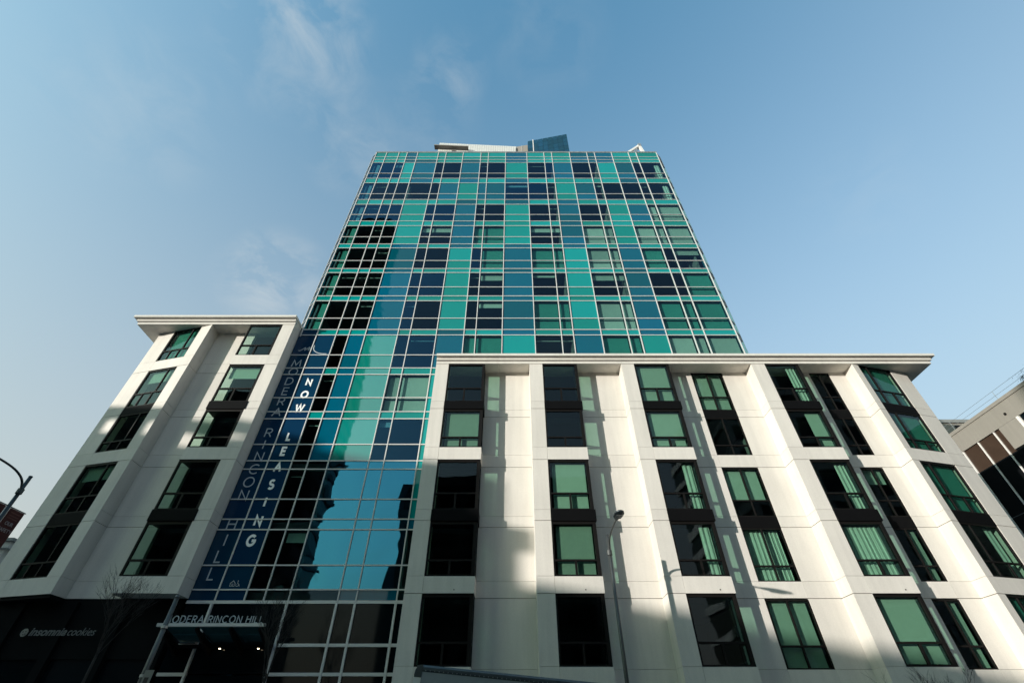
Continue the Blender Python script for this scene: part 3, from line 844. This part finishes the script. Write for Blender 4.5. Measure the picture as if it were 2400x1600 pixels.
bn = thing('street_banner', (-17.9, 16.4, 6.0), 'dark maroon hanging banner on the leftmost street lamp, reading our safety', 'banner')
box('cloth', -17.912, -17.888, 16.1, 16.70, 5.7, 7.96, 'banner_cloth', bn)
m = MB(); m.tube([(-17.9, 16.0, 7.985), (-17.9, 16.74, 7.985)], .018, n=8); m.build('bracket', 'dark_pole', bn)
m = MB(); m.tube([(-17.9, 16.0, 5.68), (-17.9, 16.74, 5.68)], .018, n=8); m.build('bracket', 'dark_pole', bn)
rt = (R(90), 0, R(90))
text_mesh('OUR', .17, 'banner_text', 'lettering', bn, (-17.884, 16.24, 7.44), rt, width=.32)
text_mesh('SAFETY', .17, 'banner_text', 'lettering', bn, (-17.884, 16.13, 7.22), rt, width=.54)
for z in (7.83, 7.73, 7.65):
    box('small_print', -17.886, -17.882, 16.2, 16.6, z, z + .035, 'banner_dim', bn)
box('print_block', -17.886, -17.882, 16.14, 16.32, 6.86, 7.05, 'banner_text', bn)
bn2 = thing('street_banner', (-17.9, 15.6, 6.0), 'dark maroon banner on the road side of the leftmost street lamp, cut by the frame', 'banner')
box('cloth', -17.912, -17.888, 15.26, 15.9, 5.7, 7.96, 'banner_cloth', bn2)
m = MB(); m.tube([(-17.9, 15.99, 7.985), (-17.9, 15.24, 7.985)], .018, n=8); m.build('bracket', 'dark_pole', bn2)
m = MB(); m.tube([(-17.9, 15.99, 5.68), (-17.9, 15.24, 5.68)], .018, n=8); m.build('bracket', 'dark_pole', bn2)

# sign pole at the kerb in front of the shop
pp = thing('sign_pole', (-11.15, 17.0, grade(-11.15)), 'bare steel sign pole standing before the entrance canopy', 'pole')
m = MB(); m.tube([(-11.15, 18.3 - 1.3, grade(-11.15)), (-11.15, 17.0, 5.30)], .085, .07, 14); m.build('pole', 'pole_paint', pp, True)
m = MB(); m.tube([(-11.15, 17.0, 5.30), (-11.15, 17.0, 5.37)], .09, .06, 12); m.build('pole_cap', 'pole_paint', pp)
for z in (4.42, 3.15):
    m = MB(); m.tube([(-11.15, 17.0, z), (-11.15, 17.0, z + .07)], .098, n=14); m.build('band_clamp', 'steel', pp)
ps = thing('street_sign', (-10.95, 16.9, 2.8), 'small street sign plate clamped to the bare steel pole by the entrance', 'sign')
box('plate', -11.06, -10.80, 16.86, 16.875, 2.85, 3.32, 'plate', ps)
box('print_block', -11.0, -10.87, 16.855, 16.859, 3.0, 3.14, 'plate_dark', ps)

# ------------------------------------------------------------------ street trees (bare)
def bare_tree(x, y, zc, ztop, spread, label, seed, n0=9, lean=0.0):
    rd = random.Random(seed)
    zg = grade(x) + .1
    t = thing('street_tree', (x, y, zg), label, 'tree', 'bare street trees')
    m = MB(); m.tube([(x, y, zg), (x + .02, y, zg + (zc - zg) * .5), (x + lean * .4, y, zc)], .055, .032, 8); m.build('trunk', 'bark', t, True)
    tw_ = MB()
    def grow(p, d, ln, r, lev):
        pts = [p]; q = p.copy(); dd = d.copy(); k = 4
        for i in range(k):
            dd = (dd + Vector((rd.gauss(0, .07), rd.gauss(0, .07), .045))).normalized()
            q = q + dd * ln / k; pts.append(q.copy())
        tw_.tube(pts, r, r * .45, 5 if lev < 2 else 3, cap=False)
        if lev < 3:
            for i in range(rd.randint(3, 5) if lev else 5):
                f = rd.uniform(.25, .95); b = pts[0].lerp(pts[-1], f) if lev else pts[min(4, 1 + int(f * 4))]
                az = rd.uniform(0, 6.283); sp = rd.uniform(.3, .75)
                nd = (dd + Vector((math.cos(az) * sp, math.sin(az) * sp, .1))).normalized()
                grow(b, nd, ln * rd.uniform(.4, .62), max(r * .5, .0032), lev + 1)
    for i in range(n0):
        az = rd.uniform(0, 6.283); s = rd.uniform(.25, 1.0) * spread
        grow(Vector((x + lean * .4, y, zc - rd.uniform(0, .5))), Vector((math.cos(az) * s + lean, math.sin(az) * s, 1)).normalized(), (ztop - zc) * rd.uniform(.55, .85), .014, 0)
    tw_.build('crown', 'bark', t)
    return t
bare_tree(-14.1, 18.6, 4.3, 6.5, .55, 'leafless young street tree before the black shop front', 3, 8)
bare_tree(-8.15, 18.6, 3.4, 6.0, .32, 'leafless slender street tree before the entrance glass', 11, 7)
bare_tree(14.0, 18.6, 1.6, 3.66, .75, 'leafless street tree whose twigs reach the fourth bay of the wide wing', 23, 9)

# ------------------------------------------------------------------ box truck
tr = bpy.data.objects.new('box_truck', None)
place(tr, None, (0, 16.65, grade(0) - .004)); tr.rotation_euler = (0, math.atan(.083), 0)
tag(tr, 'grey box truck parked at the kerb before the first bay', 'truck')
def tpart(name, vs, fs, mat, parent=tr, smooth=False):
    me = bpy.data.meshes.new(name); me.from_pydata(vs, [], fs); me.materials.append(M[mat])
    if smooth:
        for p in me.polygons: p.use_smooth = True
    o = bpy.data.objects.new(name, me); COL.objects.link(o); o.parent = parent; return o
def tbox(name, x0, x1, y0, y1, z0, z1, mat, parent=tr):
    m = MB(); m.box(x0, x1, y0, y1, z0, z1); return tpart(name, m.v, m.f, mat, parent)
H = 3.24
X0, X1, HW = -2.96, 3.3, 1.12
tbox('cargo_side', X0 + .2, X1, -HW, -HW + .03, .95, H - .16, 'truck_skin')
tbox('cargo_side', X0 + .2, X1, HW - .03, HW, .95, H - .16, 'truck_skin')
tbox('cargo_floor', X0, X1, -HW + .031, HW - .031, .85, .95, 'truck_rail')
tbox('cargo_roof', X0 + .2, X1, -HW + .12, HW - .12, H - .03, H - .004, 'truck_white')
def rail(ys):
    m = MB(); pr = [(ys * HW, H - .165), (ys * (HW + .012), H - .13), (ys * (HW + .004), H - .06), (ys * (HW - .05), H - .008), (ys * (HW - .13), H), (ys * (HW - .13), H - .04), (ys * (HW - .04), H - .165)]
    n = len(pr); vs = [(X0 + .2, a, b) for a, b in pr] + [(X1, a, b) for a, b in pr]
    fs = [(i, (i + 1) % n, n + (i + 1) % n, n + i) for i in range(n)] + [tuple(range(n)), tuple(range(2 * n - 1, n - 1, -1))]
    r = tpart('top_rail', vs, fs, 'truck_rail')
    k = MB()
    for i in range(48):
        x = X0 + .3 + i * .125
        k.box(x - .011, x + .011, ys * (HW + .013) - .006, ys * (HW + .013) + .006, H - .145, H - .123)
    q = tpart('rivets', k.v, k.f, 'steel', r); q['kind'] = 'stuff'
    k = MB()
    for i in range(46):
        for zz in (.22, .34, .46):
            x = X0 + .34 + i * .125 + (.06 if zz == .34 else 0)
            k.box(x - .012, x + .012, ys * HW - .005, ys * HW + .005, H - zz, H - zz + .024)
    q = tpart('rivets', k.v, k.f, 'truck_skin', r); q['kind'] = 'stuff'
rail(-1); rail(1)
for ys in (-1, 1):      # rounded corner castings of the box end
    pts = [(X0 + .2, H - .002), (X0 + .12, H - .015), (X0 + .05, H - .06), (X0 + .012, H - .13), (X0, H - .21), (X0, H - .30), (X0 + .2, H - .30)]
    y0, y1 = sorted((ys * (HW + .014), ys * (HW - .16)))
    n = len(pts); vs = [(a, y0, b) for a, b in pts] + [(a, y1, b) for a, b in pts]
    fs = [(i, (i + 1) % n, n + (i + 1) % n, n + i) for i in range(n)] + [tuple(range(n - 1, -1, -1)), tuple(range(n, 2 * n))]
    cc = tpart('corner_cap', vs, fs, 'truck_rail')
    tbox('corner_post', X0, X0 + .198, min(ys * (HW + .01), ys * (HW - .1)), max(ys * (HW + .01), ys * (HW - .1)), .95, H - .302, 'truck_white')
    tbox('marker_lamp', X0 - .012, X0 + .004, ys * (HW - .06) - .03, ys * (HW - .06) + .03, H - .26, H - .22, 'marker_lamp', cc)
tbox('end_header', X0 + .01, X0 + .198, -HW + .162, HW - .162, H - .2, H - .01, 'truck_rail')
tbox('rear_door', X0 + .03, X0 + .07, -HW + .1, HW - .1, .96, H - .202, 'truck_skin')
tbox('bulkhead', X1, X1 + .04, -HW, HW, .95, H - .02, 'truck_skin')
# cab, chassis, wheels
cp = [(X1 + .12, .55), (X1 + .12, 2.2), (X1 + .35, 2.35), (X1 + 1.15, 2.3), (X1 + 1.65, 1.5), (X1 + 2.3, 1.35), (X1 + 2.4, .55)]
n = len(cp); tpart('cab', [(a, -1.0, b) for a, b in cp] + [(a, 1.0, b) for a, b in cp],
                   [(i, n + i, n + (i + 1) % n, (i + 1) % n) for i in range(n)] + [tuple(range(n)), tuple(range(2 * n - 1, n - 1, -1))], 'truck_white')
tpart('windscreen', [(X1 + 1.2, -.9, 2.24), (X1 + 1.66, -.9, 1.52), (X1 + 1.66, .9, 1.52), (X1 + 1.2, .9, 2.24), (X1 + 1.18, -.9, 2.22), (X1 + 1.63, -.9, 1.5), (X1 + 1.63, .9, 1.5), (X1 + 1.18, .9, 2.22)], BF, 'dark_glass')
for ys in (-1, 1):
    tbox('side_window', X1 + .35, X1 + 1.15, ys * 1.003 - .004, ys * 1.003 + .004, 1.5, 2.15, 'dark_glass')
    for xw in (-1.6, X1 + 1.4):
        m = MB(); m.tube([(xw, ys * .72, .42), (xw, ys * 1.0, .42)], .42, n=24); wh = tpart('wheel', m.v, m.f, 'rubber')
        m = MB(); m.tube([(xw, ys * 1.0, .42), (xw, ys * 1.01, .42)], .22, n=16); tpart('rim', m.v, m.f, 'steel', wh)
    tbox('headlight', X1 + 2.36, X1 + 2.41, ys * .8 - .12, ys * .8 + .12, .85, 1.05, 'truck_white')
tbox('chassis', X0 + .1, X1 + 2.2, -.45, .45, .5, .75, 'rubber')
tbox('bumper', X1 + 2.4, X1 + 2.52, -1.0, 1.0, .42, .68, 'truck_rail')

# ------------------------------------------------------------------ roof crane on the tower
rc = thing('roof_crane', (13.6, 24.5, 46.98), 'white folded roof crane arm on the right of the tower top', 'crane')
m = MB(); m.tube([(13.6, 24.5, 46.98), (13.6, 24.5, 51.4)], .28, n=12); m.build('mast', 'white_enamel', rc, True)
def arm(name, a, b, w, h):
    a, b = Vector(a), Vector(b); d = (b - a).normalized(); up = Vector((0, 1, 0)); s = d.cross(up).normalized()
    vs = []
    for p, k in ((a, 1), (b, .75)):
        for i, j in ((-1, -1), (1, -1), (1, 1), (-1, 1)): vs.append(tuple(p + up * i * w * k / 2 + s * j * h * k / 2))
    return mesh_obj(name, vs, [(0, 1, 2, 3), (7, 6, 5, 4), (0, 4, 5, 1), (1, 5, 6, 2), (2, 6, 7, 3), (3, 7, 4, 0)], 'white_enamel', rc)
arm('boom', (12.9, 24.5, 51.6), (14.75, 24.5, 53.75), .3, .3)
arm('boom_strut', (13.3, 24.75, 51.6), (14.7, 24.7, 53.4), .1, .1)
arm('jib', (14.72, 24.5, 53.7), (15.0, 24.5, 52.0), .32, .3)
box('hinge', 14.6, 14.95, 24.28, 24.72, 53.45, 53.9, 'steel', rc)

# ------------------------------------------------------------------ tower standing behind
bt = thing('background_tower', (-2, 52, 0), 'distant tower top of white tile, brown panels and blue glass behind the roofline', 'building')
def block(par, name, p0, p1, depth, z0a, z0b, z1a, z1b, mat):
    (xa, ya), (xb, yb) = p0, p1
    vs = [(xa, ya, z0a), (xb, yb, z0b), (xb, yb + depth, z0b), (xa, ya + depth, z0a), (xa, ya, z1a), (xb, yb, z1b), (xb, yb + depth, z1b), (xa, ya + depth, z1a)]
    return mesh_obj(name, vs, BF, mat, par)
block(bt, 'white_block', (-15.5, 44.9), (.8, 45.6), 14, 0, 0, 98.2, 98.0, 'joint')
for i in range(34):
    for j in range(8):
        t0, t1 = i / 34, (i + 1) / 34
        xa, xb = -15.55 + 16.37 * t0, -15.55 + 16.37 * t1
        ya, yb = 44.84 + .7 * t0, 44.84 + .7 * t1
        zt = 98.41 - .2 * t0 - j * .52; zb = zt - .5
        if j in (6, 7) and (5 < i < 8 or 12 < i < 15 or 18 <= i < 24 or 27 <= i < 30):
            continue
        block(bt, 'tile', (xa + .015, ya), (xb - .015, yb), .05, zb, zb, zt, zt, 'white_tile')
block(bt, 'white_wall', (-15.4, 44.95), (.75, 45.65), 13, 10, 10, 94.2, 94.2, 'white_tile')
block(bt, 'ledge', (-16.3, 44.0), (-9.2, 44.3), 1.0, 95.6, 95.6, 95.9, 95.9, 'brown_panel')
for i in range(5):
    a = -2.9 + i * 1.26
    block(bt, 'brown_panel', (a + .03, 46.6 - i * .22), (a + 1.23, 46.4 - i * .22), 8, 80, 80, 98.9 + i * .0, 98.9, 'brown_panel')
    block(bt, 'panel_post', (a - .03, 46.5 - i * .22), (a + .03, 46.5 - i * .22), 8, 80, 80, 98.98, 98.98, 'white_tile')
for i in range(8):
    for j in range(6):
        xa, xb = 3.4 + 8.7 * i / 8, 3.4 + 8.7 * (i + 1) / 8
        f0, f1 = i / 8, (i + 1) / 8
        ta, tb = 99.5 + 3.5 * f0, 99.5 + 3.5 * f1
        h = 1.75
        za1, zb1 = ta - j * h, tb - j * h
        block(bt, 'crown_pane', (xa + .03, 45.0), (xb - .03, 45.0), .06, za1 - h + .05, zb1 - h + .05, za1, zb1, 'crown_glass')
block(bt, 'crown_core', (3.4, 45.1), (12.1, 45.1), 10, 0, 0, 99.2, 102.6, 'crown_glass')
block(bt, 'crown_post', (4.45, 44.9), (4.62, 44.9), .1, 80, 80, 100.1, 100.15, 'white_enamel')

# ------------------------------------------------------------------ right neighbour
nb = thing('neighbour_building', (40, 30, grade(40)), 'beige stucco building at the right edge with tall dark windows and roof railing', 'building')
K = 36 / 33.0
def NZ(z): return (z - 1.6) * K + 1.6
XN = 36.0
y_a, y_b = 27.07 * K, 33.0 * K       # window strip
ztop, zwin = NZ(19.18), NZ(17.70)
box('upper_wall', XN, XN + .4, 14, 52, zwin, ztop - .25, 'stucco_beige', nb)
box('parapet', XN - .06, XN + .45, 13.95, 52, ztop - .25, ztop, 'stucco_beige', nb)
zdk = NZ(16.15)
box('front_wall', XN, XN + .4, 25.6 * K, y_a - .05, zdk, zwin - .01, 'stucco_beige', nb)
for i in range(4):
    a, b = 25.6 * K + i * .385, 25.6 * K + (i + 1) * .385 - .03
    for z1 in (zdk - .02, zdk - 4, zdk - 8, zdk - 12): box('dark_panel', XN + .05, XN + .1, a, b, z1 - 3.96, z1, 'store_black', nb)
box('near_wall', XN, XN + .4, 14, 23.9 * K, -6, zwin - .01, 'stucco_beige', nb)
box('gable_wall', XN + .41, 70, 14, 14.4, -6, ztop - .1, 'stucco_beige', nb)
box('roof', XN + .46, 70, 14.41, 52, ztop - .5, ztop - .3, 'far_grey', nb)
for i, (a, b) in enumerate(((27.07, 27.50), (27.55, 28.88), (28.93, 30.3), (30.35, 31.7), (31.75, 33.0))):
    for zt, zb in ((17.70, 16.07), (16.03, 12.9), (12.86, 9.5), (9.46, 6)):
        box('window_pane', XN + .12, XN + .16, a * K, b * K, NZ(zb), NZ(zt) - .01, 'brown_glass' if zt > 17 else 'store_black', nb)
for y in (27.525, 28.905, 30.325, 31.725):
    box('window_mullion', XN + .02, XN + .118, y * K - .035, y * K + .035, -4, zwin - .01, 'white_enamel', nb)
box('window_frame', XN - .03, XN + .1, 25.42 * K, 25.59 * K, NZ(15.5), zwin - .011, 'white_enamel', nb)
box('window_frame', XN - .03, XN + .1, 23.91 * K, 24.05 * K, NZ(15.5), zwin - .011, 'white_enamel', nb)
box('window_pane', XN + .1, XN + .14, 24.05 * K, 25.42 * K, NZ(15.5), zwin - .02, 'dark_glass', nb)
box('lower_wall', XN, XN + .4, 23.905 * K, 25.595 * K, -6, NZ(15.5) - .01, 'stucco_beige', nb)
box('wall_light', XN - .1, XN - .002, 25.97 * K - .06, 25.97 * K + .06, NZ(18.19) - .07, NZ(18.19) + .07, 'bronze', nb)
m = MB()
for z in (.42, .8):
    m.tube([(XN + .2, 14.2, ztop + z), (XN + .2, 51, ztop + z)], .011, n=6)
rl = m.build('railing', 'steel', nb)
for i in range(9):
    y = 15 + i * 4.4
    m = MB(); m.tube([(XN + .2, y, ztop), (XN + .2, y, ztop + .8)], .016, n=6); m.build('railing_post', 'steel', rl)
sh = thing('roof_shrub', (36.6, 25.9, ztop - .3), 'small scrubby shrub behind the roof railing of the beige neighbour', 'shrub')
m = MB(); m.tube([(36.6, 25.9, ztop - .3), (36.6, 25.9, ztop + .25)], .03, .02, 6); m.build('stem', 'bark', sh)
lm = MB(); rq = random.Random(5)
for i in range(260):
    p = Vector((36.6 + rq.gauss(0, .22), 25.9 + rq.gauss(0, .26), ztop + .45 + rq.gauss(0, .2)))
    d1 = Vector((rq.gauss(0, 1), rq.gauss(0, 1), rq.gauss(0, 1))).normalized() * .05; d2 = Vector((rq.gauss(0, 1), rq.gauss(0, 1), rq.gauss(0, 1))).normalized() * .025
    lm.raw([tuple(p - d1), tuple(p + d2), tuple(p + d1), tuple(p - d2)], [(0, 1, 2, 3)])
lm.build('leaves', 'leaf', sh)
sb = thing('small_roof_building', (68, 62, grade(60)), 'small pale rooftop block peeping out between the wide wing and beige neighbour', 'building')
box('wall', 60, 80, 60, 75, -5, 38.3, 'stucco_beige', sb)
box('roof_edge', 59.8, 80.2, 59.8, 75.2, 38.3, 38.83, 'far_grey', sb)
box('window', 66.9, 68.3, 59.97, 59.99, 36.9, 37.9, 'dark_glass', sb)
fl = thing('far_left_building', (-50, 45, grade(-50)), 'pale ornate old building glimpsed beneath the maroon banner', 'building')
box('wall', -66, -42.6, 40.2, 60, 0, 14.0, 'stucco_pale', fl)
box('cornice', -66.2, -42.2, 39.9, 60.2, 14.01, 14.5, 'stucco_pale', fl)
box('cornice_cap', -66.3, -42.0, 39.7, 60.3, 14.51, 14.75, 'far_grey', fl)
for i in range(6):
    box('window', -46 - i * 3.2, -44.6 - i * 3.2, 40.17, 40.19, 10.2, 12.6, 'dark_glass', fl)

# ------------------------------------------------------------------ across the street, behind the viewer (seen in the glass
def slab_block(name, x0, x1, y0, y1, z1, label, wall, glass, fh=3.3, z0=-6, face=1):
    t = thing(name, ((x0 + x1) / 2, (y0 + y1) / 2, grade((x0 + x1) / 2)), label, 'building')
    box('core', x0 + .3, x1 - .3, y0 + .3, y1 - .3, z0, z1 - .3, glass, t)
    n = max(2, int((z1 - 2) / fh))
    for i in range(n + 1):
        z = 2 + (z1 - 2.0) * i / n
        box('floor_band', x0, x1, y0, y1, z - 1.0, z, wall, t)
    k = max(3, int((x1 - x0) / 3.4))
    for i in range(k + 1):
        x = x0 + .02 + (x1 - x0 - .84) * i / k
        box('pier', x, x + .8, y1 - .28, y1 - .01, z0, z1 - 1.01, wall, t)
    return t
slab_block('opposite_tower', -52, -36.6, -47, -35, 121, 'dark tall tower across the street, mirrored in the glass strip', 'dark_brick', 'dark_glass')
slab_block('opposite_building', -12.5, 12, -24, -6, 24.4, 'dark mid-rise across the street, mirrored low in the glass strip', 'dark_brick', 'dark_glass')
slab_block('opposite_building', 27, 60, -30, -6, 40, 'pale sided apartment block mirrored in the fourth bay of the wide wing', 'stucco_pale', 'dark_glass')
slab_block('opposite_building', -58, -44, -9, -4, 17, 'dark brick corner block across the street, mirrored in the narrow wing', 'dark_brick', 'dark_glass')
slab_block('opposite_tower', -150, -100, -28, 0, 55, 'unseen dark high block added far up the street to darken the splayed windows of the narrow wing', 'dark_brick', 'dark_glass')  # added out of view to darken what the splayed windows mirror
slab_block('opposite_tower', -90, -58, -82, -60.5, 75, 'unseen dark broad tower added behind the street corner to darken the narrow wing bays', 'dark_brick', 'dark_glass')  # added out of view so the narrow wing bays mirror something dark
b1 = thing('shading_building', (-75, -10, grade(-60)), 'unseen building added up the street, its slotted roof screen shaping light patches on the narrow wing', 'building')  # added out of view; its outline is shaped for the shade on the front
box('wall', -95, -60, -19, -12.2, -2, 22.0, 'stucco_pale', b1)
box('wall', -95, -60, -12.19, 0, -2, 18.6, 'stucco_pale', b1)
box('shading_rail', -60.3, -60, -12.19, 0, 19.7, 20.95, 'stucco_pale', b1)  # added rails and posts; the gaps between them shape the light patches
box('shading_rail', -60.3, -60, -12.19, 0, 21.75, 22.6, 'stucco_pale', b1)
for y in (-12.1, -9.6, -6.6, -3.8, -1.0):
    box('shading_post', -60.29, -60.01, y, y + .7, 18.61, 19.69, 'stucco_pale', b1)
    box('shading_post', -60.29, -60.01, y, y + .7, 20.96, 21.74, 'stucco_pale', b1)
b2 = thing('shading_building', (-75, -40, grade(-60)), 'lower flat-roofed building beside it, unseen and added to shade the wide wing', 'building')  # added out of view; roof height set by the wanted shadow line
box('wall', -95, -60, -60, -19.3, -2, 17.0, 'stucco_pale', b2)
box('parapet', -95.1, -59.95, -60.1, -19.25, 17.01, 17.3, 'far_grey', b2)
